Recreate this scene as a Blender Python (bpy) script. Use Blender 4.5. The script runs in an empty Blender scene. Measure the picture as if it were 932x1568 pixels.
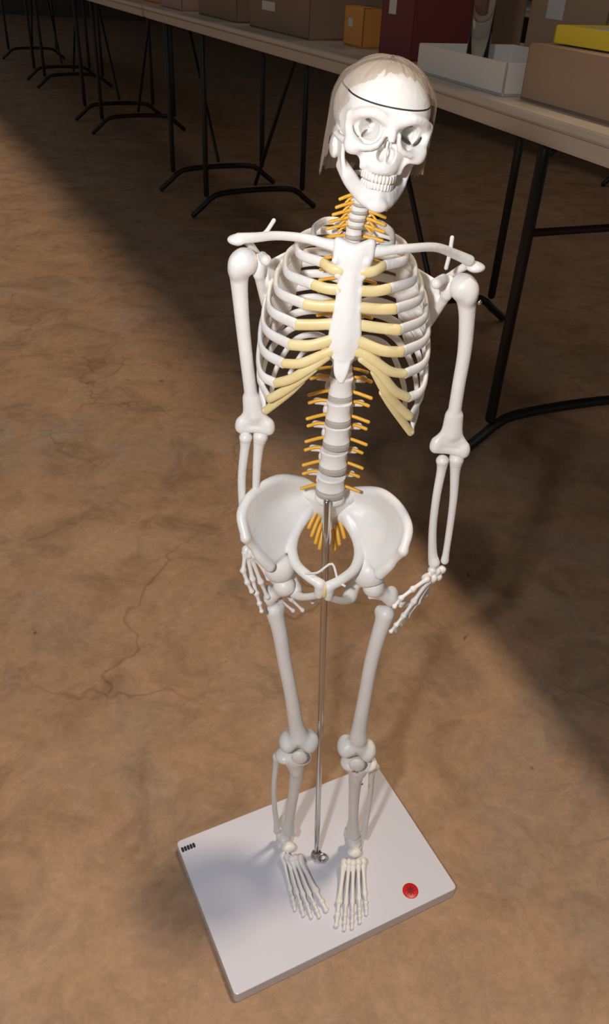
import bpy, bmesh, math, random
import numpy as np
from mathutils import Matrix, Vector
random.seed(7); rng=np.random.RandomState(5)
scn=bpy.context.scene
MM=.001
# ---------------------------------------------------------------- materials
def mat(name,col,rough=.5,metal=0,spec=.5,bump=0,bscale=200,var=0,vscale=20,col2=None,trans=0,sss=0,coat=0):
    m=bpy.data.materials.new(name); m.use_nodes=True
    nt=m.node_tree; b=nt.nodes['Principled BSDF']
    b.inputs['Base Color'].default_value=(*col,1); b.inputs['Roughness'].default_value=rough
    b.inputs['Metallic'].default_value=metal; b.inputs['Specular IOR Level'].default_value=spec
    b.inputs['Transmission Weight'].default_value=trans
    b.inputs['Coat Weight'].default_value=coat
    tc=nt.nodes.new('ShaderNodeTexCoord')
    if col2 is not None:
        n=nt.nodes.new('ShaderNodeTexNoise'); n.inputs['Scale'].default_value=vscale; n.inputs['Detail'].default_value=5
        nt.links.new(tc.outputs['Object'],n.inputs['Vector'])
        r=nt.nodes.new('ShaderNodeValToRGB'); r.color_ramp.elements[0].position=.35; r.color_ramp.elements[1].position=.65
        r.color_ramp.elements[0].color=(*col,1); r.color_ramp.elements[1].color=(*col2,1)
        nt.links.new(n.outputs['Fac'],r.inputs['Fac']); nt.links.new(r.outputs['Color'],b.inputs['Base Color'])
    if bump:
        n=nt.nodes.new('ShaderNodeTexNoise'); n.inputs['Scale'].default_value=bscale; n.inputs['Detail'].default_value=4
        nt.links.new(tc.outputs['Object'],n.inputs['Vector'])
        bp=nt.nodes.new('ShaderNodeBump'); bp.inputs['Strength'].default_value=bump; bp.inputs['Distance'].default_value=.001
        nt.links.new(n.outputs['Fac'],bp.inputs['Height']); nt.links.new(bp.outputs['Normal'],b.inputs['Normal'])
    return m
M_bone=mat('bone_plastic',(.91,.90,.87),.36,bump=.3,bscale=260,col2=(.88,.855,.81),vscale=35)
M_teeth=mat('teeth',(.89,.87,.81),.25)
M_cart=mat('cartilage_yellow',(.87,.74,.40),.42,col2=(.82,.65,.30),vscale=60)
M_nerve=mat('nerve_orange',(.88,.47,.05),.4)
M_disc=mat('disc_grey',(.48,.44,.38),.5)
M_chrome=mat('chrome',(.62,.60,.58),.18,metal=1)
M_dark=mat('dark_gap',(.03,.028,.025),.6)
M_red=mat('red_plastic',(.65,.015,.015),.35)
M_wire=mat('white_wire',(.82,.81,.79),.4)
# ---------------------------------------------------------------- SDF modelling
def V(*a): return np.array(a,float)
def smin(a,b,k):
    if k<=0: return np.minimum(a,b)
    h=np.maximum(k-np.abs(a-b),0)/k
    return np.minimum(a,b)-h*h*k*.25
def resample(P,step):
    P=np.array(P,float); out=[]
    n=len(P)
    if n==2:
        m=max(1,int(np.linalg.norm(P[1,:3]-P[0,:3])/step)); 
        return np.array([P[0]+(P[1]-P[0])*i/m for i in range(m+1)])
    for i in range(n-1):
        p0=P[i-1] if i>0 else 2*P[0]-P[1]; p1=P[i];p2=P[i+1]; p3=P[i+2] if i+2<n else 2*P[-1]-P[-2]
        m=max(2,int(np.linalg.norm(p2[:3]-p1[:3])/step))
        for j in range(m):
            t=j/m
            out.append(.5*((2*p1)+(-p0+p2)*t+(2*p0-5*p1+4*p2-p3)*t*t+(-p0+3*p1-3*p2+p3)*t**3))
    out.append(P[-1]); return np.array(out)
def rotm(x=0,y=0,z=0):
    return np.array((Matrix.Rotation(math.radians(z),3,'Z')@Matrix.Rotation(math.radians(y),3,'Y')@Matrix.Rotation(math.radians(x),3,'X')))
class Bone:
    def __init__(s,h=.8): s.h=h; s.pr=[]
    def ell(s,c,r,k=2,rot=None,sub=False):
        c=V(*c); r=V(*r) if hasattr(r,'__len__') else V(r,r,r); R=max(r)
        def f(x,y,z):
            x=x-c[0];y=y-c[1];z=z-c[2]
            if rot is not None:
                q=rot.T; x,y,z=(q[0,0]*x+q[0,1]*y+q[0,2]*z, q[1,0]*x+q[1,1]*y+q[1,2]*z, q[2,0]*x+q[2,1]*y+q[2,2]*z)
            k0=np.sqrt((x/r[0])**2+(y/r[1])**2+(z/r[2])**2)
            k1=np.sqrt((x/r[0]**2)**2+(y/r[1]**2)**2+(z/r[2]**2)**2)+1e-6
            return k0*(k0-1)/k1
        ext=V(R,R,R) if rot is not None else r
        s.pr.append(('f',c-ext,c+ext,f,k,sub)); return s
    def drum(s,c,rx,ry,hh,waist=.12,k=1.5,rot=None,sub=False,notch=0):
        c=V(*c); R=max(rx,ry,hh)*1.2
        def f(x,y,z):
            x=x-c[0];y=y-c[1];z=z-c[2]
            if rot is not None:
                q=rot.T; x,y,z=(q[0,0]*x+q[0,1]*y+q[0,2]*z, q[1,0]*x+q[1,1]*y+q[1,2]*z, q[2,0]*x+q[2,1]*y+q[2,2]*z)
            w=1-waist*np.clip(1-(z/hh)**2,0,1)
            d1=(np.sqrt((x/rx)**2+(y/ry)**2)-w)*min(rx,ry); d2=np.abs(z)-hh
            return -smin(-d1,-d2,1.2)
        s.pr.append(('f',c-R,c+R,f,k,sub)); return s
    def tube(s,pts,k=1.5,step=3,sub=False):
        P=resample(pts,step); s.pr.append(('t',P[:,:3].min(0)-P[:,3].max(),P[:,:3].max(0)+P[:,3].max(),P,k,sub)); return s
    def sheet(s,grid,k=1.5,step=1.0):
        G=[resample(row,step) for row in grid]; m=max(len(g) for g in G)
        G=[np.array([[np.interp(t,np.linspace(0,1,len(g)),g[:,c]) for c in range(4)] for t in np.linspace(0,1,m)]) for g in G]
        cols=[resample([g[i] for g in G],step) for i in range(m)]
        P=np.concatenate(cols); s.pr.append(('s',P[:,:3].min(0)-P[:,3].max(),P[:,:3].max(0)+P[:,3].max(),P,k,False)); return s
    def long(s,a,b,r,k=.8):
        a=V(*a);b=V(*b)
        return s.tube([(*a,r*1.35),(*(a+(b-a)*.22),r*.85),(*(a+(b-a)*.75),r*.78),(*b,r*1.2)],k=k,step=1.5)
    def build(s,name,material,parent,T=None,t=None):
        h=s.h
        lo=np.min([p[1] for p in s.pr if not p[5]],0)-4*h-1; hi=np.max([p[2] for p in s.pr if not p[5]],0)+4*h+1
        n=np.ceil((hi-lo)/h).astype(int)+1
        A=np.full(n,6.,np.float32); ax=[lo[i]+h*np.arange(n[i]) for i in range(3)]
        def win(l,u):
            i0=np.maximum(np.floor((l-lo)/h).astype(int),0); i1=np.minimum(np.ceil((u-lo)/h).astype(int)+1,n)
            return i0,i1
        def cone(arr,base,p,q,mar):
            l=np.minimum(p[:3]-p[3],q[:3]-q[3])-mar;u=np.maximum(p[:3]+p[3],q[:3]+q[3])+mar
            i0,i1=win(l,u); 
            if (i1<=i0).any(): return
            x=ax[0][i0[0]:i1[0]][:,None,None]-p[0];y=ax[1][i0[1]:i1[1]][None,:,None]-p[1];z=ax[2][i0[2]:i1[2]][None,None,:]-p[2]
            d=q[:3]-p[:3]; L=d@d+1e-9
            t_=np.clip((x*d[0]+y*d[1]+z*d[2])/L,0,1)
            dist=np.sqrt((x-t_*d[0])**2+(y-t_*d[1])**2+(z-t_*d[2])**2)-(p[3]+t_*(q[3]-p[3]))
            j0=i0-base; sl=tuple(slice(j0[i],j0[i]+i1[i]-i0[i]) for i in range(3))
            arr[sl]=np.minimum(arr[sl],dist)
        for kind,l,u,dat,k,sub in s.pr:
            mar=k+2.5*h; i0,i1=win(l-mar,u+mar)
            if (i1<=i0).any(): continue
            sl=tuple(slice(i0[i],i1[i]) for i in range(3))
            if kind=='f':
                d=dat(ax[0][sl[0]][:,None,None],ax[1][sl[1]][None,:,None],ax[2][sl[2]][None,None,:])
            else:
                d=np.full(i1-i0,6.,np.float32)
                if kind=='t':
                    for a_,b_ in zip(dat[:-1],dat[1:]): cone(d,i0,a_,b_,mar)
                else:
                    for a_ in dat: cone(d,i0,a_,a_,mar)
            if sub: A[sl]=-smin(-A[sl],d,k)
            else: A[sl]=smin(A[sl],d,k)
        vs,fs=nets(A,lo,h)
        if T is not None: vs=vs@np.array(T).T
        if t is not None: vs=vs+V(*t)
        return make(name,vs*MM,fs,[material],parent)
def nets(A,lo,h):
    ins=A<0; c=np.zeros(np.array(A.shape)-1,np.int8)
    sh=[(i,j,k) for i in(0,1) for j in(0,1) for k in(0,1)]
    nx,ny,nz=c.shape
    for i,j,k in sh: c+=ins[i:i+nx,j:j+ny,k:k+nz]
    act=(c>0)&(c<8); idx=np.argwhere(act); ID=np.full(c.shape,-1,np.int64); ID[act]=np.arange(len(idx))
    val=np.stack([A[idx[:,0]+i,idx[:,1]+j,idx[:,2]+k] for i,j,k in sh],1); C=np.array(sh,float)
    S=np.zeros((len(idx),3)); N=np.zeros(len(idx))
    for a in range(8):
        for b in range(a+1,8):
            if np.abs(C[a]-C[b]).sum()!=1: continue
            va,vb=val[:,a],val[:,b]; m=(va<0)!=(vb<0)
            t=np.where(m,va/np.where(m,va-vb,1),0)
            S+=np.where(m[:,None],C[a]+(C[b]-C[a])*t[:,None],0); N+=m
    v=lo+(idx+S/N[:,None])*h
    F=[]
    for axs in range(3):
        s0=[slice(None)]*3; s1=[slice(None)]*3; s0[axs]=slice(0,-1); s1[axs]=slice(1,None)
        a_=ins[tuple(s0)]; b_=ins[tuple(s1)]
        u,w=[(1,2),(2,0),(0,1)][axs]
        for flag in (0,1):
            m=(a_&~b_) if flag==0 else (~a_&b_)
            p=np.argwhere(m)
            ok=(p[:,u]>0)&(p[:,w]>0)&(p[:,u]<A.shape[u]-1)&(p[:,w]<A.shape[w]-1); p=p[ok]
            q=[]
            for du,dw in ((-1,-1),(0,-1),(0,0),(-1,0)):
                t=p.copy(); t[:,u]+=du; t[:,w]+=dw; q.append(ID[t[:,0],t[:,1],t[:,2]])
            q=np.stack(q,1)
            if flag: q=q[:,::-1]
            F.append(q)
    return v,np.concatenate(F)
def make(name,vs,fs,mats,parent=None,smooth=True):
    me=bpy.data.meshes.new(name)
    if isinstance(fs,np.ndarray):
        me.vertices.add(len(vs)); me.vertices.foreach_set('co',np.asarray(vs,np.float32).ravel())
        me.loops.add(fs.size); me.loops.foreach_set('vertex_index',fs.ravel().astype(np.int32))
        me.polygons.add(len(fs)); me.polygons.foreach_set('loop_start',np.arange(0,fs.size,4,dtype=np.int32))
        me.update(calc_edges=True); me.validate()
    else: me.from_pydata([tuple(map(float,v)) for v in vs],[],fs)
    for m in mats: me.materials.append(m)
    if smooth: me.polygons.foreach_set('use_smooth',[True]*len(me.polygons))
    me.update()
    o=bpy.data.objects.new(name,me); scn.collection.objects.link(o)
    if parent: o.parent=parent
    return o
# ---------------------------------------------------------------- mesh accumulator (sweeps etc.)
class Acc:
    def __init__(s): s.v=[]; s.f=[]
    def sweep(s,pts,up=(0,0,1),n=10,step=3,mm=True):
        """pts: (x,y,z,half_height,half_thickness)"""
        P=resample(pts,step); up=V(*up); rings=[]
        m=len(P)
        for i in range(m):
            t=P[min(i+1,m-1),:3]-P[max(i-1,0),:3]; t=t/(np.linalg.norm(t)+1e-9)
            u=up-t*(up@t); 
            if np.linalg.norm(u)<.15: u=V(0,1,0)-t*t[1]
            u/=np.linalg.norm(u); w=np.cross(t,u)
            rings.append((P[i,:3],u,w,P[i,3],P[i,4],t))
        a=rings[0]; b=rings[-1]
        R=[(a[0]-a[5]*a[4]*.8,a[1],a[2],a[3]*.35,a[4]*.35,a[5]),(a[0]-a[5]*a[4]*.5,a[1],a[2],a[3]*.8,a[4]*.8,a[5])]+rings+[(b[0]+b[5]*b[4]*.5,b[1],b[2],b[3]*.8,b[4]*.8,b[5]),(b[0]+b[5]*b[4]*.8,b[1],b[2],b[3]*.35,b[4]*.35,b[5])]
        base=len(s.v)
        for c,u,w,hh,tt,_ in R:
            for j in range(n):
                an=2*math.pi*j/n; s.v.append(c+u*hh*math.cos(an)+w*tt*math.sin(an))
        for i in range(len(R)-1):
            for j in range(n):
                s.f.append([base+i*n+j,base+i*n+(j+1)%n,base+(i+1)*n+(j+1)%n,base+(i+1)*n+j])
        s.f.append([base+j for j in range(n)][::-1]); s.f.append([base+(len(R)-1)*n+j for j in range(n)])
        return s
    def tube(s,pts,r,n=10,step=3): return s.sweep([(*p[:3],(p[3] if len(p)>3 else r),(p[3] if len(p)>3 else r)) for p in pts],n=n,step=step)
    def ball(s,c,r,rot=None,n=10,pw=1.0):
        c=V(*c); r=V(*r) if hasattr(r,'__len__') else V(r,r,r); base=len(s.v); m=n
        sg=lambda v:math.copysign(abs(v)**pw,v)
        for i in range(m+1):
            th=math.pi*i/m
            for j in range(2*n):
                ph=math.pi*j/n
                p=V(sg(math.sin(th))*sg(math.cos(ph)),sg(math.sin(th))*sg(math.sin(ph)),sg(math.cos(th)))*r
                if rot is not None: p=rot@p
                s.v.append(c+p)
        for i in range(m):
            for j in range(2*n): s.f.append([base+i*2*n+j,base+(i+1)*2*n+j,base+(i+1)*2*n+(j+1)%(2*n),base+i*2*n+(j+1)%(2*n)])
        return s
    def lathe(s,c,prof,n=32,axis=None):
        """prof: (r,z)"""
        c=V(*c); base=len(s.v); R=np.eye(3) if axis is None else np.array(Vector((0,0,1)).rotation_difference(Vector(axis)).to_matrix())
        for r,z in prof:
            for j in range(n):
                a=2*math.pi*j/n; s.v.append(c+R@V(r*math.cos(a),r*math.sin(a),z))
        for i in range(len(prof)-1):
            for j in range(n): s.f.append([base+i*n+j,base+i*n+(j+1)%n,base+(i+1)*n+(j+1)%n,base+(i+1)*n+j])
        return s
    def build(s,name,m,parent=None,scale=MM,smooth=True,T=None,t=None):
        v=np.array(s.v)
        if T is not None: v=v@np.array(T).T
        if t is not None: v=v+V(*t)
        return make(name,v*scale,s.f,[m],parent,smooth)
def empty(name,loc=(0,0,0)):
    e=bpy.data.objects.new(name,None); e.empty_display_size=.05; scn.collection.objects.link(e); return e
SK=empty('human_skeleton_model')
# ================================================================ SKULL (local mm, face toward -y)
ST=rotm(0,0,7)@rotm(0,7,0)*.96; So=(35.5,546,839.5)
b=Bone(.65)
b.ell((0,4,8),(30,36,28.5),k=4)
b.ell((0,13,7),(30.8,27,25),k=6)
b.ell((0,-14,10),(25,21.5,22),k=7)
b.ell((0,20,-6),(23,20,17),k=6)
for s in(-1,1):
    b.ell((s*34,-18,-5),(8.5,14,15),k=5,sub=True)
b.ell((0,-22,-10),(15,12,16),k=4)
b.ell((0,-24,-20),(11.5,11.5,6.5),k=4)
for s in(-1,1):
    b.tube([(s*25,-24,5,2.8),(s*20,-31,9,2.8),(s*12,-36,10.5,2.9),(s*4,-36.5,7.5,2.8),(0,-36,6.5,2.6)],k=4)
    b.tube([(s*25,-24,6,2.8),(s*25.5,-23.5,0,2.4),(s*23,-26.5,-7,3.2)],k=2.0)
    b.ell((s*20.5,-27,-11),(6.2,5.5,5),k=4)
    b.tube([(s*23,-27,-8,2.8),(s*15,-32.5,-9.8,2.3),(s*8,-35,-7,2.2),(s*5.2,-36.5,0,2.2)],k=2.0)
    b.tube([(s*23,-24,-10,2.8),(s*28.5,-12,-9,1.8),(s*29.8,-2,-8,1.8),(s*27.5,6,-7,2.4)],k=2)
    b.ell((s*26,9,-17),(4.5,6,9),k=4)
    b.tube([(s*18,-25,-13,3.2),(s*13,-25,-21,3)],k=3)
b.tube([(0,-36,5,2.8),(0,-39,0,2.6),(0,-41,-4,1.9)],k=2.5)
for s in(-1,1):
    b.ell((s*14.2,-36,0),(8.8,7,7.2),k=1.0,rot=rotm(0,s*10,-s*14),sub=True)
    b.tube([(s*15,-42,-.3,8),(s*13.6,-30,0,6.8),(s*11.5,-20,.5,4.4),(s*9,-12,1,2.2)],k=.8,sub=True)
    b.ell((s*12.5,-16,4.2),(6.5,9,1.3),k=.3,rot=rotm(0,-s*32,0),sub=True)
    b.ell((s*13.5,-18,-4.0),(6,8,1.3),k=.3,rot=rotm(0,s*24,0),sub=True)
    b.ell((s*2.8,-36,-12),(3.3,13,4.6),k=.8,sub=True)
    b.ell((s*12.5,-36.5,-16.5),(3.5,4,4),k=3,sub=True)
    b.ell((s*19,-22,-21),(5,9,6),k=3,sub=True)
b.ell((0,-37,-7.5),(2.8,13,5),k=.8,sub=True)
b.tube([(0,-30,-5,.8),(0,-32,-16,.9)],k=.8)
skull=b.build('cranium',M_bone,SK,T=ST,t=So)
me=skull.data; bm=bmesh.new(); bm.from_mesh(me)
nrm=Vector(ST@V(0,-.10,1)).normalized(); pc=Vector((ST@V(0,0,18.5)+V(*So))*MM)
for off in(-.00045,.00045):
    bmesh.ops.bisect_plane(bm,geom=bm.verts[:]+bm.edges[:]+bm.faces[:],plane_co=pc+nrm*off,plane_no=nrm,dist=1e-7)
me.materials.append(M_dark)
for f in bm.faces:
    if abs((f.calc_center_median()-pc).dot(nrm))<.00045: f.material_index=1
    f.smooth=True
bm.to_mesh(me); bm.free()
b=Bone(.7)
for s in(-1,1):
    b.tube([(s*22,-2,-28,3.2),(s*17.5,-14,-34.5,3.3),(s*11,-26,-39.5,3.4),(s*6,-33,-41.5,3.6),(0,-35,-41.5,3.8)],k=2)
    b.tube([(s*21.5,-4,-25,2.2),(s*15,-14,-30.5,2.4),(s*10.8,-25,-34.5,2.6),(s*6,-31.5,-36,2.6),(0,-33.5,-36.5,2.6)],k=4)
    b.sheet([[(s*22,0,-29,1.8),(s*20,-12,-31,1.8)],[(s*24,2,-20,1.5),(s*23,-9,-21,1.5)],[(s*25.5,4,-11,1.8),(s*24,-8,-10,1.3)]],k=2)
    b.ell((s*25.5,4,-10),(3.6,2.6,2.8),k=2)
b.ell((0,-37,-42),(6.5,3,4),k=3)
b.build('mandible',M_bone,SK,T=ST,t=So)
a=Acc()
for row,(zc,A_,B_,hh) in enumerate([(-26.4,10.6,13.2,2.6),(-31.0,9.9,12.4,2.3)]):
    for i in range(14):
        th=math.radians(-82+164*i/13)
        x=A_*math.sin(th); y=-22.4-B_*math.cos(th)
        w=1.25 if 4<=i<=9 else 1.55
        a.ball((x,y,zc+ (0 if 3<i<10 else (.4 if row==0 else -.3))),(w,1.5,hh),rot=rotm(0,0,math.degrees(math.atan2(B_*math.sin(th),A_*math.cos(th)))),n=6,pw=.6)
a.build('teeth',M_teeth,SK,T=ST,t=So)
# ================================================================ SPINE
spine=resample([(31,556,806),(28,561,790),(25.5,567,775),(24,574,760),(23,580,725),(23,577,690),(23.5,570,660),(23.5,565,643),(23,563,622),(23,563,600),(21.5,564,578),(21,566,554)],1.0)
def sp(z):
    zz=spine[:,2]; return V(np.interp(-z,-zz,spine[:,0]),np.interp(-z,-zz,spine[:,1]),z)
b=Bone(.8); disc=Bone(.8); nv=Acc()
cz=[808,802,796,790,784.5,779,773.5]; tz=[767,759,750.5,742,733.5,724.5,715.5,706,696,686,675.5,664.5]; lz=[648,628,607,583.5,558.5]
for i,z in enumerate(cz):
    c=sp(z); b.drum(c,6.4,5.0,2.1,.08,k=.6); disc.drum(c-V(0,0,2.9),6.0,4.6,1.2,0,k=.1)
    b.tube([(c[0]-9,c[1]+3,z,1.6),(c[0],c[1]+5,z,2),(c[0]+9,c[1]+3,z,1.6)],k=1); b.tube([(c[0],c[1]+5,z,1.8),(c[0],c[1]+14,z-4,1.6)],k=1)
    for s in(-1,1):
        if i<2: continue
        nv.tube([(c[0]+s*5,c[1]+2,z-2),(c[0]+s*10,c[1]+1,z-3),(c[0]+s*(14.5+i*.9),c[1],z-5.5)],1.2)
        nv.tube([(c[0]+s*5,c[1]+3,z-2),(c[0]+s*9,c[1]+3,z-5),(c[0]+s*12,c[1]+2,z-8)],.9)
for i,z in enumerate(tz):
    c=sp(z); r=6.3+i*.22; b.drum(c,r,r*.85,3.2,.12,k=.6); disc.drum(c-V(0,0,4.6),r*.97,r*.8,1.6,0,k=.1)
    b.tube([(c[0]-13,c[1]+14,z+1,2.2),(c[0]-5,c[1]+8,z,2.4),(c[0]+5,c[1]+8,z,2.4),(c[0]+13,c[1]+14,z+1,2.2)],k=1.5)
    b.tube([(c[0],c[1]+9,z,2.4),(c[0],c[1]+20,z-8,1.6)],k=1.5)
    for s in(-1,1): nv.tube([(c[0]+s*5,c[1]+5,z-5),(c[0]+s*14,c[1]+4,z-6),(c[0]+s*21,c[1]+2,z-7)],1.3)
for i,z in enumerate(lz):
    c=sp(z); r=10+i*.75; tl=rotm([0,0,0,4,12][i],0,0)
    b.drum(c,r,r*.78,7.8-(i==4)*.3,.13,k=.6,rot=tl); disc.drum(c-V(0,0,10.6),r*.98,r*.77,2.8,0,k=.1,rot=tl)
    for s in(-1,1):
        b.tube([(c[0]+s*6,c[1]+9,z+1,3.4),(c[0]+s*12,c[1]+11,z+1,2.8),(c[0]+s*18,c[1]+10,z+2,3.0)],k=2)
        b.ell((c[0]+s*9,c[1]+14,z-8),(3.5,3.5,6),k=2)
        nv.tube([(c[0]+s*7,c[1]+6,z-7),(c[0]+s*15,c[1]+4,z-8),(c[0]+s*25,c[1]+1,z-10)],1.5)
        nv.tube([(c[0]+s*7,c[1]+7,z+4),(c[0]+s*15,c[1]+8,z+4),(c[0]+s*(24),c[1]+6,z+2)],1.5)
    b.tube([(c[0],c[1]+10,z,4),(c[0],c[1]+24,z-3,2.6)],k=2)
disc.drum(sp(656.5),9,7.4,2.2,0,k=.1)
b.build('vertebral_column',M_bone,SK); disc.build('intervertebral_discs',M_disc,SK)
for s in(-1,1):
    for j,(x0,z0,x1,z1) in enumerate([(11,516,18,503),(9,508,15,494),(7,500,11,486),(4.5,494,7,480)]):
        nv.tube([(22.5+s*x0,582,z0),(22.5+s*(x0+x1)/2,577,(z0+z1)/2+1),(22.5+s*x1,572,z1)],1.9)
nv.build('spinal_nerves',M_nerve,SK)
# ================================================================ RIBCAGE
ribs=Acc(); cart=Acc()
X0=22.5
w=[27,38,45.5,51.5,56.5,60,62,63,62.5,60.5,53,40]
xj=[15,20,25,30,34.5,38.5,43,48.5,53,57,50,38]
zj=[771,762,748,735,721,706,690,671,654,638,640,648]
yj=[517,512,509,507,506,507,511,518,526,536,556,582]
for s in(-1,1):
    for i in range(12):
        c=sp(tz[i]); zp=tz[i]+2
        lo=[0,0,0,0,0,-1,-3,-6,-9,-12,-8,-3][i] if s>0 else 0
        zf=zj[i]+lo
        zz=lambda f,d=0: zp+(zf-zp)*f-d
        ww=w[i]*(1.0); cx=X0+(tz[i]-700)*.01
        by=586+min(i,4)*3.2
        dip=[0,1,2,3,4,4,4,4,3,3,2,1][i]
        hh=[3.3,3.4,3.6,3.7,3.8,3.9,3.9,3.9,3.7,3.5,2.9,2.4][i]; tt=1.9
        P=[(c[0]+s*6,c[1]+5,zp,hh*.75,tt),(cx+s*ww*.38,by-1,zz(.03),hh*.85,tt*1.1),(cx+s*ww*.72,by-4,zz(.15,dip*.3),hh*.9,tt)]
        if i<10:
            P+=[(cx+s*ww*.96,by-22,zz(.42,dip*.7),hh*.95,tt),(cx+s*ww,548,zz(.68,dip),hh,tt),(cx+s*(ww*.86+xj[i]*.10),(527 if i<8 else 540),zz(.90,dip*.5),hh,tt),(cx+s*xj[i],yj[i],zf,hh*1.05,tt*1.15)]
        elif i==10: P+=[(cx+s*ww*.97,575,zz(.6,2),hh,tt),(cx+s*ww,556,zf,hh*.7,tt)]
        else: P+=[(cx+s*ww,584,zf,hh*.7,tt)]
        ribs.sweep(P,n=14,step=2.5)
        J=(cx+s*xj[i],yj[i],zf); ch=hh*(1.06 if i<6 else .92); ct=tt*1.25
        if i==0: C=[(J),(cx+s*10,512,770)]
        elif i<5: C=[J,((J[0]+cx+s*7)/2,505.5,(J[2]+[0,759,747,736,724][i])/2-.5),(cx-1+s*6,504.5,[0,759,747,736,724][i])]
        elif i==5: C=[J,(cx+s*24,503,708+lo),(cx-1+s*6,503,714)]
        elif i==6: C=[J,(cx+s*31,506,693+lo*.7),(cx+s*17,503,701),(cx-1+s*6,503,706)]
        elif i==7: C=[J,(cx+s*37,512,678+lo*.8),(cx+s*24,506,690),(cx-1+s*12,503,701)]
        elif i==8: C=[J,(cx+s*43,521,663+lo*.8),(cx+s*31,513,677+lo*.6),(cx+s*21,507,690)]
        elif i==9: C=[J,(cx+s*48,530,649+lo*.8),(cx+s*37,521,664+lo*.6),(cx+s*29,514,677+lo*.5)]
        else: continue
        cart.sweep([(*p,ch,ct) for p in C],n=14,step=2.5)
ribs.build('ribs',M_bone,SK); cart.build('costal_cartilage',M_cart,SK)
b=Bone(.7)
b.sheet([[(12.5,508,777,3),(23,506.5,774,3),(33.5,508,777,3)],[(12.5,507,769,3),(23,505,769,3),(33,507,769,3)],[(15,506,759,3),(22.5,504.5,759,3),(30,506,759,3)]],k=1)
b.sheet([[(16.5,505.5,757,2.6),(22,504,757,2.8),(27.5,505.5,757,2.6)],[(15,504.5,735,2.6),(21.5,503,735,2.7),(28,504.5,735,2.6)],[(12.5,503.5,714,2.8),(21,501.5,714,2.8),(29.5,503.5,714,2.8)],[(15,503,701,2.4),(20.8,502,700,2.6),(26.5,503,701,2.4)]],k=1)
b.sheet([[(16.5,502.5,700,2.2),(25,502.5,700,2.2)],[(17.3,501,690,2.2),(23,501,690,2.2)],[(20,500.5,684,2),(21,500.5,684,2)]],k=1)
for z in(766,757,747,736,724,713,705):
    for s in(-1,1): b.ell((21.5+s*(8 if z<760 else 10),504.5,z),(2.6,2.2,2.8),k=1.5)
b.build('sternum',M_bone,SK)
# ================================================================ SHOULDERS
b=Bone(.8)
b.tube([(15,510,773,4.8),(4,513,774,3.4),(-10,522,774,3.0),(-28,538,770,3.0),(-44,552,764,3.4),(-56,558,761,3.8)],k=1)
b.tube([(31,510,771,4.8),(44,512,772,3.4),(58,518,772,3.0),(78,534,769,3.0),(94,548,761,3.4),(106,555,755,3.8)],k=1)
b.build('clavicles',M_bone,SK)
def scapula(s,acr,gl,cor,sup,inf,name):
    b=Bone(.8)
    acr=V(*acr);gl=V(*gl);cor=V(*cor);sup=V(*sup);inf=V(*inf)
    def q(p,r): return (*p,r)
    med=(sup+inf)/2+V(-s*4,2,0)
    neck=gl+(med-gl)*.2
    b.sheet([[q(sup,1.6),q(med,1.5),q(inf,2)],[q((sup+gl)/2+V(0,-1,0),1.4),q((med+gl)/2+V(0,-2,0),1.2),q((inf+gl)/2+V(-s*1,-1,0),2)],[q(neck+V(0,0,5),2.4),q(neck,2.4),q(neck-V(0,0,6),3)]],k=2)
    b.tube([q(gl-V(0,0,6),3.6),q((gl*.5+inf*.5)+V(s*2,-1,0),2.8),q(inf,2.8)],k=2)
    b.ell(gl,(5,6,9),k=3)
    b.tube([q(neck+V(0,0,6),3.4),q((gl+cor)/2+V(0,0,5),3.2),q(cor,4.0)],k=2)
    b.tube([q(med+V(0,0,10),1.8),q((med+acr)/2+V(0,8,0),2.2),q(acr+V(-s*5,8,-2),3),q(acr,3.6)],k=2)
    b.ell(acr,(7,7,3.4),k=2)
    b.build(name,M_bone,SK)
scapula(-1,(-57,558,760),(-42,562,741),(-36,545,751),(-12,592,748),(-30,600,668),'scapula_right')
scapula(1,(112,560,749),(95,562,733),(84,545,741),(60,592,742),(78,600,664),'scapula_left')
wr=Acc()
wr.tube([(-40,550,766),(-36,550,769),(-31,549,777)],1.5).tube([(89,545,752),(90,545,762),(90,545,773)],1.5)
wr.tube([(4,516,496),(14,520,494),(26,528,498),(32,520,486),(38,516,484)],1.1)
wr.build('hanging_pins',M_wire,SK)
# ================================================================ ARMS
def humerus(name,head,pts,cl,cm,s):
    b=Bone(.8); head=V(*head)
    b.ell(head,(10,10,10),k=3); b.ell(head+V(s*5,-2,-3),(6.5,8,9),k=3)
    b.tube([(*p,r) for p,r in zip(pts,(7.2,6.0,5.3,5.1,5.4,6.4))],k=4)
    cl=V(*cl);cm=V(*cm); mid=(cl+cm)/2; e=V(*pts[-2])
    b.sheet([[(*(e+V(-3,0,0)),4.2),(*(e+V(3,0,0)),4.2)],[(*(mid*.55+e*.45+(cl-mid)*.5),3.4),(*(mid*.55+e*.45+(cm-mid)*.5),3.4)],[(*(cl+V(0,0,3)),3.6),(*(cm+V(0,0,3)),3.6)]],k=3)
    b.ell(cl,(5,5,5),k=3); b.ell(cm,(5.2,5,4.6),k=3)
    b.tube([(*(cl-V(0,0,3)),5.2),(*(mid-V(0,0,3)),4),(*(cm-V(0,0,3)),5.6)],k=2)
    b.build(name,M_bone,SK)
humerus('humerus_right',(-52,557,745),[(-56,559,737),(-55.5,560,722),(-53,560,692),(-50,560,664),(-46.5,560,636),(-44,560,622)],(-54.5,559,613),(-33,559,613),-1)
humerus('humerus_left',(105,557,735),[(109,559,727),(112,560,712),(114.5,560,685),(114.5,560,655),(115,560,630),(116,560,614)],(104.5,559,604),(127,559,601),1)
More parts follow.
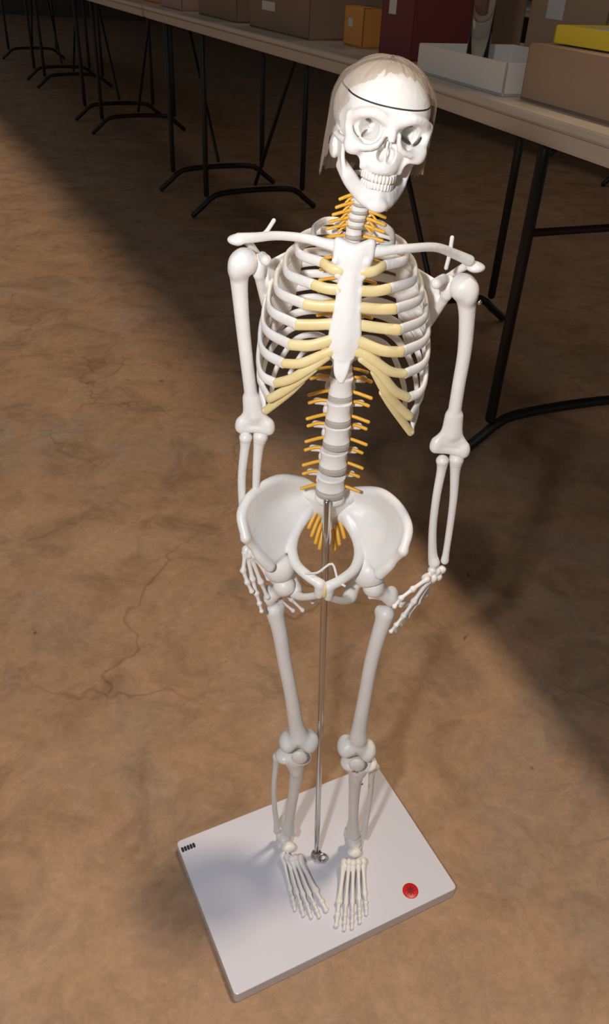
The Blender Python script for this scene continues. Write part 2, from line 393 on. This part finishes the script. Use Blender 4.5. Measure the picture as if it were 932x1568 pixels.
def forearm(name,A,B):
    b=Bone(.8)
    b.tube([(*p,r) for p,r in zip(A,(5.4,4.0,3.5,3.5,4.0,5.2))],k=1.2)
    b.tube([(*p,r) for p,r in zip(B,(6.2,4.4,3.4,3.1,3.0,3.7))],k=1.2)
    b.ell(V(*B[0])+V(0,4,3),(5,4.5,6),k=3)
    b.build(name,M_bone,SK)
forearm('radius_ulna_right',[(-51,556,602),(-51.5,556,594),(-54,554,565),(-53,551,538),(-49.5,549,518),(-48,547,508)],[(-39,559,602),(-40.5,559,592),(-42,557,565),(-42,555,538),(-40,552,518),(-39,551,509)])
forearm('radius_ulna_left',[(111,556,590),(111.5,556,582),(110.5,553,555),(111.5,551,525),(114.5,549,500),(117,547,490)],[(123,559,590),(123.5,559,580),(126,557,552),(127,555,522),(127,552,500),(127,551,490)])
def hand(name,wrist,carp,fingers,thumb):
    b=Bone(.6)
    for c in carp: b.ell(c,(4.1,3.9,3.9),k=.8)
    for F in fingers+[thumb]:
        rr=2.45
        for p,q in zip(F[:-1],F[1:]):
            b.long(p,q,rr,k=.4); rr*=.92
    b.build(name,M_bone,SK)
carpL=[(116,544,484),(120,545,482),(125,548,482),(112,540,479),(117,541,477),(122,545,476),(110,536,481)]
hand('hand_left',None,carpL,[
 [(112,536,477),(101,528,460),(93,522,448),(87,518,440),(83,516,434)],
 [(115,540,475),(106,535,454),(98,531,440),(92,528,431),(88,526,425)],
 [(118,543,474),(109,542,452),(97,548,438),(84,557,434),(66,561,434)],
 [(121,547,474),(114,548,452),(104,552,436),(95,556,430),(87,560,426)]],
 [(110,533,482),(98,525,477),(88,520,470),(83,517,463)])
carpR=[(-46,545,503),(-41,547,503),(-49,542,498),(-44,542,497),(-39,545,497),(-47,540,494),(-41,541,493)]
hand('hand_right',None,carpR,[
 [(-48,540,493),(-43,535,470),(-39,531,457),(-36,528,448),(-34,526,441)],
 [(-45,541,491),(-36,539,464),(-30,540,446),(-18,556,428),(-6,556,416)],
 [(-42,542,491),(-29,543,466),(-20,553,446),(-8,556,430),(3,554,419)],
 [(-39,544,492),(-24,548,470),(-12,556,452),(0,556,440),(12,552,432)]],
 [(-50,539,496),(-51,532,482),(-47,528,472),(-43,526,464)])
# ================================================================ PELVIS
XP=20.5
def mir(p):
    d=XP-p[0]; d=d if d<45 else 45+(d-45)*.80
    return (XP+d,p[1],p[2]-2-7*max(0,(p[2]-490)/70.))+tuple(p[3:])
for side in('right','left'):
    m=(lambda p:p) if side=='right' else mir
    b=Bone(.8)
    b.sheet([[m(p) for p in R] for R in [
      [(-48,524,526,2.8),(-51,536,541,3),(-43,552,549,3),(-25,570,551,3.2),(-6,583,543,3.4),(6,590,532,3.6)],
      [(-43,526,515,2.4),(-40,541,525,1.8),(-33,558,531,1.6),(-21,573,533,1.8),(-5,583,531,3),(5,588,527,4)],
      [(-36,529,504,2.8),(-30,544,510,2.4),(-23,559,516,2.4),(-14,571,520,3),(-1,579,523,4),(7,584,522,4)],
      [(-28,535,491,4.2),(-21,545,493,5),(-14,556,498,5),(-7,566,504,4.5),(1,575,511,4.2),(8,582,514,4)]]],k=2)
    b.tube([m(p) for p in [(-48,523,525,4),(-53,536,541,3.8),(-44,553,551,3.8),(-25,571,554,4),(-6,584,545,4.2),(6,591,534,4.5)]],k=2)
    b.tube([m(p) for p in [(-48,524,524,4),(-42,527,512,3),(-37,527,503,4),(-28,530,490,5)]],k=3)
    b.ell(m((-20,546,476)),(14,13,15),k=4)
    b.tube([m(p) for p in [(3,577,517,4),(-5,566,506,4),(-9,550,497,4.5),(-5,534,491,4.5),(6,522,488,4.5),(17,517,484,4.5)]],k=3)
    b.ell(m((17,517,478)),(5,4.5,9),k=3)
    b.tube([m(p) for p in [(16,518,471,3.4),(8,526,461,3.2),(0,537,451,3.8),(-4,546,448,5.5),(-9,556,455,6),(-14,556,468,6)]],k=3)
    b.ell(m((-5,549,448)),(6.5,8,7),k=3)
    b.ell((-16,541,457) if side=='right' else (65,541,460),(11.3,11.3,11.3),k=1,sub=True)
    if side=='left': b.ell((58,548,476),(13,12,13),k=4); b.ell((66,541,460),(11.3,11.3,11.3),k=1,sub=True)
    b.build('hip_bone_'+side,M_bone,SK)
b=Bone(.8)
b.ell((21,569,539),(13,9,8),k=3,rot=rotm(25,0,0))
b.sheet([[(3,583,532,5),(21,576,532,7),(39,583,530,5)],[(6,587,520,4.5),(21,580,518,6),(37,587,519,4.5)],[(10,590,506,3.6),(21.5,587,504,4.4),(33,590,506,3.6)],[(15,589,492,3),(22,588,491,3.4),(29,589,492,3)],[(20,584,478,2.4),(22,584,478,2.4),(24,584,478,2.4)]],k=3)
b.build('sacrum',M_bone,SK)
pa=Acc(); pa.ball((21.2,515.0,478),(2.6,3.5,8),n=8); pa.build('pubic_symphysis',M_cart,SK)
# ================================================================ LEGS
def femur(name,head,troch,pts,c1,c2,pat,s):
    b=Bone(.9); head=V(*head); troch=V(*troch)
    b.ell(head,(10,10,10),k=2)
    b.tube([(*head,6.5),(*(head*.45+troch*.55),6),(*troch,7)],k=3)
    b.ell(troch+V(0,2,4),(6.5,8,8),k=3)
    b.ell(V(*pts[0])+V(-s*6,4,0),(4,4,5),k=4)
    b.tube([(*p,r) for p,r in zip(pts,(8.4,7.4,7.0,7.0,7.8,9.8))],k=5)
    c1=V(*c1);c2=V(*c2)
    for c in(c1,c2): b.ell(c,(9.5,13,11),k=4)
    b.ell((c1+c2)/2+V(0,-3,6),(11,9,9),k=5)
    b.ell((c1+c2)/2+V(0,-12,-2),(2.2,3.5,8),k=3,sub=True)
    b.build(name,M_bone,SK)
femur('femur_right',(-15,544,457),(-29,549,436),[(-24,549,422),(-18,547,398),(-12,545,360),(-4,543,315),(2,541,275),(6,540,256)],(-5,541,243),(18,541,245),None,-1)
femur('femur_left',(66,544,461),(84,549,443),[(81,549,424),(77,547,400),(73,545,365),(71,543,325),(69,541,275),(69,540,256)],(57,541,240),(80,541,235),None,1)
def shin(name,T,Fb,plat,pat):
    b=Bone(.9); p=V(*plat)
    b.ell(p+V(-9,0,0),(11,11,6.5),k=4); b.ell(p+V(9,0,0),(11,11,6.5),k=4)
    b.tube([(*q,r) for q,r in zip(T,(11.5,8,6.6,6.0,6.4,8.5))],k=5)
    b.ell(V(*T[1])+V(0,-6,4),(4,3.5,6),k=4)
    b.tube([(*q,r) for q,r in zip(Fb,(5.2,3.6,3.1,3.1,3.6,4.8))],k=1.5)
    if pat: b.ell(pat,(8.5,4.5,9),k=.5)
    t=V(*T[-1]); b.ell(t+V(8 if name.endswith('right') else -8,1,-5),(3.6,5,6),k=3)
    b.build(name,M_bone,SK)
shin('tibia_fibula_right',[(3,543,212),(6,543,192),(5,546,160),(3,550,120),(1,556,75),(0,560,52)],[(-16,548,207),(-17,549,192),(-18.5,551,150),(-17,555,105),(-14,560,65),(-13,563,44)],(2,542,218),(8,525,238))
shin('tibia_fibula_left',[(73,542,204),(72,543,186),(73,546,155),(75,550,118),(78,556,75),(80,560,52)],[(92,548,198),(90,549,185),(92,552,148),(93,556,105),(93,560,65),(93,563,44)],(73,541,213),(69,524,232))
def foot(name,ank,s,toes,bases):
    b=Bone(.65); a=V(*ank)
    b.ell(a+V(0,0,-3),(9,12,6.5),k=2)
    b.tube([(*(a+V(-s*0,14,-7)),7),(*(a+V(0,26,-12)),7.2)],k=3)
    b.ell(a+V(0,28,-13),(7.5,8,7.5),k=3); b.ell(a+V(s*4,0,-12),(6,12,5),k=3)
    fw=V(*(np.mean(toes,0)-a)); fw[2]=0; fw/=np.linalg.norm(fw)
    for i in range(5): b.ell(V(*bases[i])-fw*5+V(0,0,1.5),(4.4,5,4.4),k=1.2)
    b.ell(a+fw*14+V(0,0,-6),(9,7,5.5),k=1.5)
    for i,(tp,bs) in enumerate(zip(toes,bases)):
        r=3.3 if i==0 else 2.5; bs=V(*bs);tp=V(*tp); d=tp-bs
        kn=bs+d*(.58 if i else .60)+V(0,0,-1.0)
        b.long(bs,kn,r,k=.6)
        if i==0:
            m1=kn+(tp-kn)*.58+V(0,0,.5); b.long(kn,m1,r*.85,k=.4); b.long(m1,tp,r*.8,k=.4)
        else:
            m1=kn+(tp-kn)*.5+V(0,0,2.2); m2=kn+(tp-kn)*.78+V(0,0,1); b.long(kn,m1,r*.85,k=.4); b.long(m1,m2,r*.8,k=.4); b.long(m2,tp,r*.78,k=.4)
        if i==0: b.ell(kn,(4,4,4),k=1.2)
    b.build(name,M_bone,SK)
foot('foot_right',(-4,560,42),-1,[(49,480,21.5),(41,472,21),(32,471,21),(23,473,21),(13,479,21)],[(18,530,34),(13,528,36),(8,527,35),(3,530,33),(-3,533,30)])
foot('foot_left',(82,559,42),1,[(61,463,21.5),(70,459,21),(79,461,21),(88,468,21),(96,478,21)],[(69,527,34),(75,525,36),(80.5,525,35),(87,528,33),(93,531,30)])
a=Acc()
for c in[(66,518.5,228),(76,520,205),(-33,557,722),(118,553,726)]: a.ball(c,(1.8,1.2,1.8),n=6)
a.build('joint_screws',M_chrome,SK)
# ================================================================ STAND
DS=empty('display_stand')
def nrmv(v): v=V(*v); return v/np.linalg.norm(v)
B_=V(-47,384,0);R_=V(207,517,0)
u=nrmv(R_-B_); v_=V(-u[1],u[0],0); W=np.linalg.norm(R_-B_); D=196.
cen=B_+u*W/2+v_*D/2
bm=bmesh.new(); bmesh.ops.create_cube(bm,size=1); bmesh.ops.scale(bm,vec=(W*MM,D*MM,.018),verts=bm.verts)
vert=[e for e in bm.edges if abs(e.verts[0].co.z-e.verts[1].co.z)>.01]; bmesh.ops.bevel(bm,geom=vert,offset=.005,segments=5,affect='EDGES',profile=.5)
bmesh.ops.remove_doubles(bm,verts=bm.verts,dist=1e-6)
me=bpy.data.meshes.new('base_plate'); bm.to_mesh(me); bm.free()
M_base=mat('white_laminate',(.76,.76,.84),.22,spec=.5); me.materials.append(M_base)
o=bpy.data.objects.new('base_plate',me); scn.collection.objects.link(o); o.parent=DS
bv=o.modifiers.new('bev','BEVEL'); bv.width=.001; bv.segments=2; bv.limit_method='ANGLE'; bv.angle_limit=math.radians(60)
o.location=(cen[0]*MM,cen[1]*MM,.009); ang=math.atan2(u[1],u[0]); o.rotation_euler=(0,0,ang)
a=Acc(); a.tube([(37,548,16),(28,549,280),(18.5,553,545)],3.2,n=20,step=40); a.lathe((37,548,18),[(0,7),(5,7),(7,5),(7.5,0)])
a.build('support_rod',M_chrome,DS)
a=Acc(); ring=[(43+6*math.cos(t),541+1*math.sin(t),27+6*math.sin(t)) for t in np.linspace(0,2*math.pi,20)]
a.tube(ring,1.8,step=2); a.build('rod_clamp_screw',M_chrome,DS)
a=Acc(); a.lathe((150,510,18),[(9.5,0),(9.5,.8),(9,1.0),(0,1.0)]); a.build('red_sticker',M_red,DS)
a=Acc()
for k in range(4):
    t=math.pi*k/4; dx,dy=math.cos(t)*5,math.sin(t)*5
    a.sweep([(150-dx,510-dy,19.1,.25,.8),(150+dx,510+dy,19.1,.25,.8)],n=6)
a.build('sticker_emblem',mat('dark_red',(.25,.01,.01),.5),DS)
a=Acc(); lc=V(-121,551,18.2); 
for k in range(5):
    p=lc+u*(k*3.6-8); a.sweep([(*(p-v_*2.0),.3,1.75),(*(p+v_*2.0),.3,1.75)],n=6)
a.build('maker_label',M_dark,DS)
# ================================================================ PLASTIC BAG over skull
Mb=bpy.data.materials.new('clear_film'); Mb.use_nodes=True; nt=Mb.node_tree; nt.nodes.clear()
out=nt.nodes.new('ShaderNodeOutputMaterial'); mx=nt.nodes.new('ShaderNodeMixShader'); tr=nt.nodes.new('ShaderNodeBsdfTransparent'); gl=nt.nodes.new('ShaderNodeBsdfPrincipled')
fr=nt.nodes.new('ShaderNodeLayerWeight'); fr.inputs[0].default_value=.45; mr=nt.nodes.new('ShaderNodeMapRange'); mr.inputs[3].default_value=.10; mr.inputs[4].default_value=.68
tr.inputs[0].default_value=(.92,.88,.83,1); gl.inputs['Base Color'].default_value=(.60,.50,.42,1); gl.inputs['Roughness'].default_value=.12; gl.inputs['Specular IOR Level'].default_value=1
nt.links.new(fr.outputs['Facing'],mr.inputs[0]); nt.links.new(mr.outputs[0],mx.inputs[0]); nt.links.new(tr.outputs[0],mx.inputs[1]); nt.links.new(gl.outputs[0],mx.inputs[2]); nt.links.new(mx.outputs[0],out.inputs[0])
vs=[];fs=[];nu,nvv=140,90
for j in range(nvv+1):
    for i in range(nu):
        ph=2*math.pi*i/nu; t=j/nvv
        th=t*2.3
        x=math.sin(min(th,1.57))*math.cos(ph); y=math.sin(min(th,1.57))*math.sin(ph)
        z=math.cos(th) if th<1.57 else -(th-1.57)*2.15
        wr_=.5*math.sin(ph*9+3*math.sin(t*7))+.5*math.sin(ph*17+5*t)+.6*math.sin(ph*5+t*9)+.35*math.sin(ph*31+t*13)
        rr=1+.024*wr_*min(1,t*1.3)+.03*max(0,t-.6)
        vs.append((x*34.4*rr, 5+y*40*rr, 9+z*30 + .6*wr_))
for j in range(nvv):
    for i in range(nu):
        q=[j*nu+i,(j+1)*nu+i,(j+1)*nu+(i+1)%nu,j*nu+(i+1)%nu]
        c=np.mean([vs[k] for k in q],0)
        if c[1]<-14-.35*(c[2]-10)+2.5*math.sin(c[2]*.4): continue
        if c[2]<(-38 if c[0]<0 else -28)+3*math.sin(c[1]*.3): continue
        fs.append(q)
vv=np.array(vs)@np.array(ST).T+V(*So)
make('plastic_bag',vv*MM,fs,[Mb])
# ================================================================ FLOOR
def floor_mat():
    m=bpy.data.materials.new('stained_concrete'); m.use_nodes=True; nt=m.node_tree; b=nt.nodes['Principled BSDF']
    N=nt.nodes.new; Lk=nt.links.new
    tc=N('ShaderNodeTexCoord')
    def noise(sc,det=6,dist=0,rough=.6):
        n=N('ShaderNodeTexNoise'); n.inputs['Scale'].default_value=sc; n.inputs['Detail'].default_value=det; n.inputs['Distortion'].default_value=dist; n.inputs['Roughness'].default_value=rough
        Lk(tc.outputs['Object'],n.inputs['Vector']); return n
    def ramp(src,els):
        r=N('ShaderNodeValToRGB'); cr=r.color_ramp
        cr.elements[0].position,cr.elements[0].color=els[0][0],(*els[0][1],1); cr.elements[1].position,cr.elements[1].color=els[-1][0],(*els[-1][1],1)
        for p_,c_ in els[1:-1]: e=cr.elements.new(p_); e.color=(*c_,1)
        Lk(src,r.inputs['Fac']); return r
    def mix(a_,b_,f,mode='MIX',fac=None):
        x=N('ShaderNodeMix'); x.data_type='RGBA'; x.blend_type=mode
        Lk(a_,x.inputs[6]); Lk(b_,x.inputs[7])
        if f is not None: Lk(f,x.inputs[0])
        else: x.inputs[0].default_value=fac
        return x.outputs[2]
    big=ramp(noise(2.2,6,.6).outputs['Fac'],[(.3,(.36,.27,.20)),(.5,(.43,.265,.155)),(.7,(.48,.325,.21))])
    mid=ramp(noise(9,8,.8,.7).outputs['Fac'],[(.3,(.60,.57,.54)),(.5,(.95,.95,.95)),(.72,(1.18,1.15,1.13))])
    c=mix(big.outputs[0],mid.outputs[0],None,'MULTIPLY',.85)
    fine=ramp(noise(70,8,.3,.8).outputs['Fac'],[(.35,(.72,.72,.72)),(.65,(1.15,1.15,1.15))])
    c=mix(c,fine.outputs[0],None,'MULTIPLY',.6)
    nv_=noise(3,4); vm=N('ShaderNodeVectorMath'); vm.operation='MULTIPLY_ADD'; vm.inputs[1].default_value=(.35,.35,.35)
    Lk(nv_.outputs['Color'],vm.inputs[0]); Lk(tc.outputs['Object'],vm.inputs[2])
    vo=N('ShaderNodeTexVoronoi'); vo.feature='DISTANCE_TO_EDGE'; vo.inputs['Scale'].default_value=2.6; Lk(vm.outputs[0],vo.inputs['Vector'])
    cr=ramp(vo.outputs['Distance'],[(0,(.6,.56,.53)),(.012,(1,1,1))])
    gate=ramp(noise(1.7,3).outputs['Fac'],[(.48,(0,0,0)),(.6,(.7,.7,.7))])
    c=mix(c,mix(c,cr.outputs[0],None,'MULTIPLY',1.),gate.outputs[0])
    vo2=N('ShaderNodeTexVoronoi'); vo2.inputs['Scale'].default_value=9; Lk(vm.outputs[0],vo2.inputs['Vector'])
    pit=ramp(vo2.outputs['Distance'],[(.03,(.35,.3,.27)),(.06,(1,1,1))])
    c=mix(c,pit.outputs[0],None,'MULTIPLY',.8)
    Lk(c,b.inputs['Base Color'])
    rr=ramp(noise(12,5).outputs['Fac'],[(.3,(.38,)*3),(.7,(.6,)*3)]); Lk(rr.outputs[0],b.inputs['Roughness'])
    b.inputs['Specular IOR Level'].default_value=.35
    bp=N('ShaderNodeBump'); bp.inputs['Strength'].default_value=.25; bp.inputs['Distance'].default_value=.004
    Lk(noise(30,8,.2,.7).outputs['Fac'],bp.inputs['Height']); Lk(bp.outputs[0],b.inputs['Normal'])
    return m
def box(name,c,size,m,rotz=0,parent=None,bev=.003):
    bm=bmesh.new(); bmesh.ops.create_cube(bm,size=1); bmesh.ops.scale(bm,vec=size,verts=bm.verts)
    if bev: bmesh.ops.bevel(bm,geom=bm.edges[:],offset=bev,segments=2,affect='EDGES')
    me=bpy.data.meshes.new(name); bm.to_mesh(me); bm.free(); me.materials.append(m)
    o=bpy.data.objects.new(name,me); scn.collection.objects.link(o); o.location=c; o.rotation_euler=(0,0,rotz)
    if parent: o.parent=parent
    return o
FM=floor_mat()
box('floor',(0,5,-.05),(16,18,.1),FM,bev=0)
M_wall=mat('dark_wall',(.09,.075,.06),.9,bump=.3,bscale=20,col2=(.06,.05,.04),vscale=2)
box('wall_back',(0,13.9,1.6),(16,.2,3.2),M_wall,bev=0)
SD=V(-.18,-.085,-1.); HC=2.7
edge=[(1.5,-.62),(.64,.93),(.42,1.22),(-.15,1.67),(-.74,2.84),(-2.1,5.4),(-6.4,13.7)]  # floor shadow line that the added overhead panel is shaped to cast
ce=[(x+.18*HC,y+.085*HC) for x,y in edge]
poly=ce+[(7.9,13.7),(7.9,-.62+.23)]
n_=len(poly)
vs_=[(x,y,HC) for x,y in poly]+[(x,y,HC+.1) for x,y in poly]
fs_=[list(range(n_))[::-1],list(range(n_,2*n_))]+[[i,(i+1)%n_,n_+(i+1)%n_,n_+i] for i in range(n_)]
make('sun_blocker_panel',vs_,fs_,[M_wall],None,False)  # unseen panel added overhead to block the sun from the table side
# ================================================================ TABLES
M_top=mat('table_laminate',(.60,.51,.41),.35,col2=(.54,.46,.36),vscale=8)
M_edge=mat('table_edge',(.52,.43,.33),.5)
M_leg=mat('black_steel',(.02,.019,.018),.4,metal=.3)
def table(ox,oy,ang,length=1.83,depth=.76,H=.74,ins=.22,brace=True):
    E=empty('folding_table'); E.location=(ox,oy,0); E.rotation_euler=(0,0,ang)
    box('top',(length/2,-depth/2,H-.006),(length-.004,depth,.012),M_top,parent=E,bev=.002)
    box('edge_band',(length/2,-depth/2,H-.026),(length-.01,depth-.006,.028),M_edge,parent=E,bev=.004)
    a=Acc()
    for x,sg in((.22,1),(length-ins,-1)):
        y0,y1=-.10,-depth+.10; zt=H-.045
        for yy in(y0+(-.06),y1+.06):
            a.tube([(x,yy,zt),(x,yy,.09)],.0115,step=.3,n=10)
        a.tube([(x,y0,.012),(x,y0-.05,.05),(x,y0-.10,.085),(x,y0-.2,.095),(x,y1+.2,.095),(x,y1+.10,.085),(x,y1+.05,.05),(x,y1,.012)],.0115,step=.03,n=10)
        a.tube([(x,y0-.06,zt),(x,y1+.06,zt)],.0115,step=.3,n=8)
        if brace: a.tube([(x,-depth/2,.12),(x+sg*.42,-depth/2,zt)],.008,step=.3,n=8)
        else: a.tube([(x,y0-.06,.50),(x,y1+.06,.50)],.008,step=.3,n=8)
    a.build('leg_frames',M_leg,E,scale=1)
    return E
dA=math.atan2(.931,-.365); dB=math.atan2(.893,-.45)
tA=(.761,.236); table(tA[0],tA[1],dA,length=1.80,ins=.42,brace=False)
pB=(.104,1.918); table(pB[0],pB[1],dB)
q=pB
for k in range(1,4):
    q=(q[0]+math.cos(dB)*1.85,q[1]+math.sin(dB)*1.85); table(q[0],q[1],dB)
table(2.1,2.9,dB); table(2.1+math.cos(dB)*1.9,2.9+math.sin(dB)*1.9,dB)
# ================================================================ BOXES ON TABLES
M_card=mat('cardboard',(.40,.26,.165),.8,col2=(.36,.23,.14),vscale=6)
M_card2=mat('cardboard_dark',(.28,.18,.11),.8,col2=(.24,.15,.09),vscale=6)
M_white=mat('white_card',(.72,.67,.60),.6)
M_orange=mat('orange_card',(.66,.27,.05),.6)
M_dred=mat('dark_red_card',(.15,.022,.02),.6)
M_pink=mat('pink_card',(.46,.28,.21),.7)
M_yel=mat('yellow_plastic',(.84,.60,.03),.4)
M_lab=mat('paper_label',(.6,.57,.53),.7)
M_tape=mat('brown_tape',(.20,.12,.06),.3)
def on_table(dist,back,dirang=dB,orig=pB):
    dx,dy=math.cos(dirang),math.sin(dirang)
    return orig[0]+dx*dist+dy*back, orig[1]+dy*dist-dx*back
def carton(name,dist,back,l,d,h,m,dirang=dB,orig=pB,rot=0,label=True,flap=True,z=.7405):
    E=empty(name); x,y=on_table(dist,back,dirang,orig); E.location=(x,y,z); E.rotation_euler=(0,0,dirang+rot)
    t=.004
    box('bottom',(0,0,t/2+.0005),(l,d,t),m,parent=E,bev=.0005)
    for sx in(-1,1): box('side_%d'%(sx+2),(sx*(l/2-t/2),0,h/2),(t,d,h),m,parent=E,bev=.001)
    for sy in(-1,1): box('panel_%d'%(sy+2),(0,sy*(d/2-t/2),h/2),(l,t,h),m,parent=E,bev=.001)
    if flap:
        for sy in(-1,1): box('flap_%d'%(sy+2),(0,sy*(d/4),h-t/2),(l,d/2-.003,t),m,parent=E,bev=.001)
        box('tape',(0,0,h+.0006),(l,.045,.001),M_tape,parent=E,bev=0)
    if label: box('label',(l*.15,d/2+.0008,h*.6),(l*.22,.001,h*.22),M_lab,parent=E,bev=0)
    return E
carton('cardboard_box',1.09,.23,.50,.34,.082,M_card,dA,tA,label=False)
carton('white_tray',1.53,.15,.33,.22,.05,M_white,dA,tA,flap=False,label=False)
carton('cardboard_box',1.62,.44,.26,.24,.20,M_card,dA,tA)
carton('dark_red_box',.12,.21,.14,.2,.17,M_dred,label=True)
carton('orange_box',.36,.19,.10,.12,.085,M_orange,label=True)
carton('cardboard_box',.72,.21,.42,.26,.10,M_card2)
carton('cardboard_box',.50,.50,.34,.26,.17,M_card2,label=False)
carton('cardboard_box',1.22,.22,.36,.28,.12,M_card2,label=False)
carton('pink_box',1.66,.20,.26,.28,.11,M_pink,label=False)
carton('orange_box',1.98,.20,.22,.22,.10,M_orange,label=True,rot=.1)
carton('cardboard_box',2.42,.22,.45,.3,.13,M_card,label=False)
carton('orange_box',2.88,.2,.2,.2,.12,M_orange,label=False)
carton('cardboard_box',3.3,.22,.5,.3,.12,M_card2,label=False)
carton('cardboard_box',4.3,.22,.5,.3,.12,M_card,label=False)
x,y=on_table(1.205,.20,dA,tA)
E=empty('yellow_tray'); E.location=(x,y,.8245); E.rotation_euler=(0,0,dA+.06)
box('tray_floor',(0,0,.003),(.24,.20,.005),M_yel,parent=E,bev=.001)
for sx in(-1,1): box('end_%d'%(sx+2),(sx*.12,0,.013),(.005,.205,.025),M_yel,parent=E,bev=.001)
for sy in(-1,1): box('rim_%d'%(sy+2),(0,sy*.10,.013),(.245,.005,.025),M_yel,parent=E,bev=.001)
box('papers',(.02,0,.016),(.18,.16,.014),M_white,rotz=.1,parent=E,bev=.002)
M_glass=mat('glass',(.95,.95,.93),.03,trans=1)
a=Acc(); x,y=on_table(1.60,.12,dA,tA)
a.lathe((x,y,.7455),[(0,0),(.020,0),(.022,.004),(.022,.17),(.024,.18),(.0225,.18),(.0205,.17),(.0205,.008),(0,.008)],n=40)
a.build('glass_vase',M_glass,None,scale=1)
M_leaf=mat('leaf_green',(.05,.16,.035),.45,col2=(.09,.22,.06),vscale=30)
E=empty('potted_plant'); x,y=on_table(1.33,.60,dA,tA); E.location=(x,y,.741)
a=Acc(); a.lathe((0,0,.001),[(0,0),(.03,0),(.038,.05),(.041,.053),(.038,.053),(.036,.045),(0,.045)],n=32); a.build('pot',M_dred,E,scale=1)
a=Acc()
for k in range(44):
    ph=random.uniform(0,6.28); l=random.uniform(.06,.10); up=random.uniform(.02,.12)
    c,s_=math.cos(ph),math.sin(ph)
    a.sweep([(c*.01,s_*.01,.045,.001,.002),(c*l*.4,s_*l*.4,.05+up*.8,.0012,.008),(c*l*.8,s_*l*.8,.05+up,.0012,.010),(c*l,s_*l,.05+up*.7,.001,.002)],step=.02,n=6)
a.build('leaves',M_leaf,E,scale=1)
# ================================================================ LIGHT
def light(name,typ,loc,energy,col,**kw):
    l=bpy.data.lights.new(name,typ); l.energy=energy; l.color=col
    for k_,v2 in kw.items(): setattr(l,k_,v2)
    o=bpy.data.objects.new(name,l); scn.collection.objects.link(o); o.location=loc; return o
sun=light('sun','SUN',(1,2,4),1.35,(1,.78,.56),angle=math.radians(5))
sun.rotation_euler=Vector(SD).to_track_quat('-Z','Y').to_euler()
light('camera_flash','POINT',(-.15,-.02,.99),15,(1,.985,1.0),shadow_soft_size=.02)
lp=light('table_fill_light','AREA',(1.2,3.2,2.6),7,(1,.82,.64),shape='RECTANGLE',size=.3,size_y=3.0)  # added fill to brighten the tabletops, not an actual fixture
lp.rotation_euler=(0,0,.45)
w_=bpy.data.worlds.new('world'); scn.world=w_; w_.use_nodes=True
w_.node_tree.nodes['Background'].inputs[0].default_value=(.94,.97,1,1); w_.node_tree.nodes['Background'].inputs[1].default_value=.12
# ================================================================ CAMERA
p=math.radians(35.3); r=math.radians(3)
Fv=V(0,math.cos(p),-math.sin(p)); R0=V(1,0,0); U0=V(0,math.sin(p),math.cos(p))
Rv=math.cos(r)*R0+math.sin(r)*U0; Uv=-math.sin(r)*R0+math.cos(r)*U0
cam=bpy.data.cameras.new('camera'); co=bpy.data.objects.new('camera',cam); scn.collection.objects.link(co)
cam.sensor_fit='VERTICAL'; cam.sensor_height=24; cam.sensor_width=24; cam.lens=24*1205/1568; cam.clip_start=.01
M4=Matrix.Identity(4)
for i in range(3): M4[i][0]=Rv[i];M4[i][1]=Uv[i];M4[i][2]=-Fv[i]
M4[2][3]=.925; co.matrix_world=M4
scn.camera=co
try: scn.view_settings.view_transform='Standard'
except Exception: pass
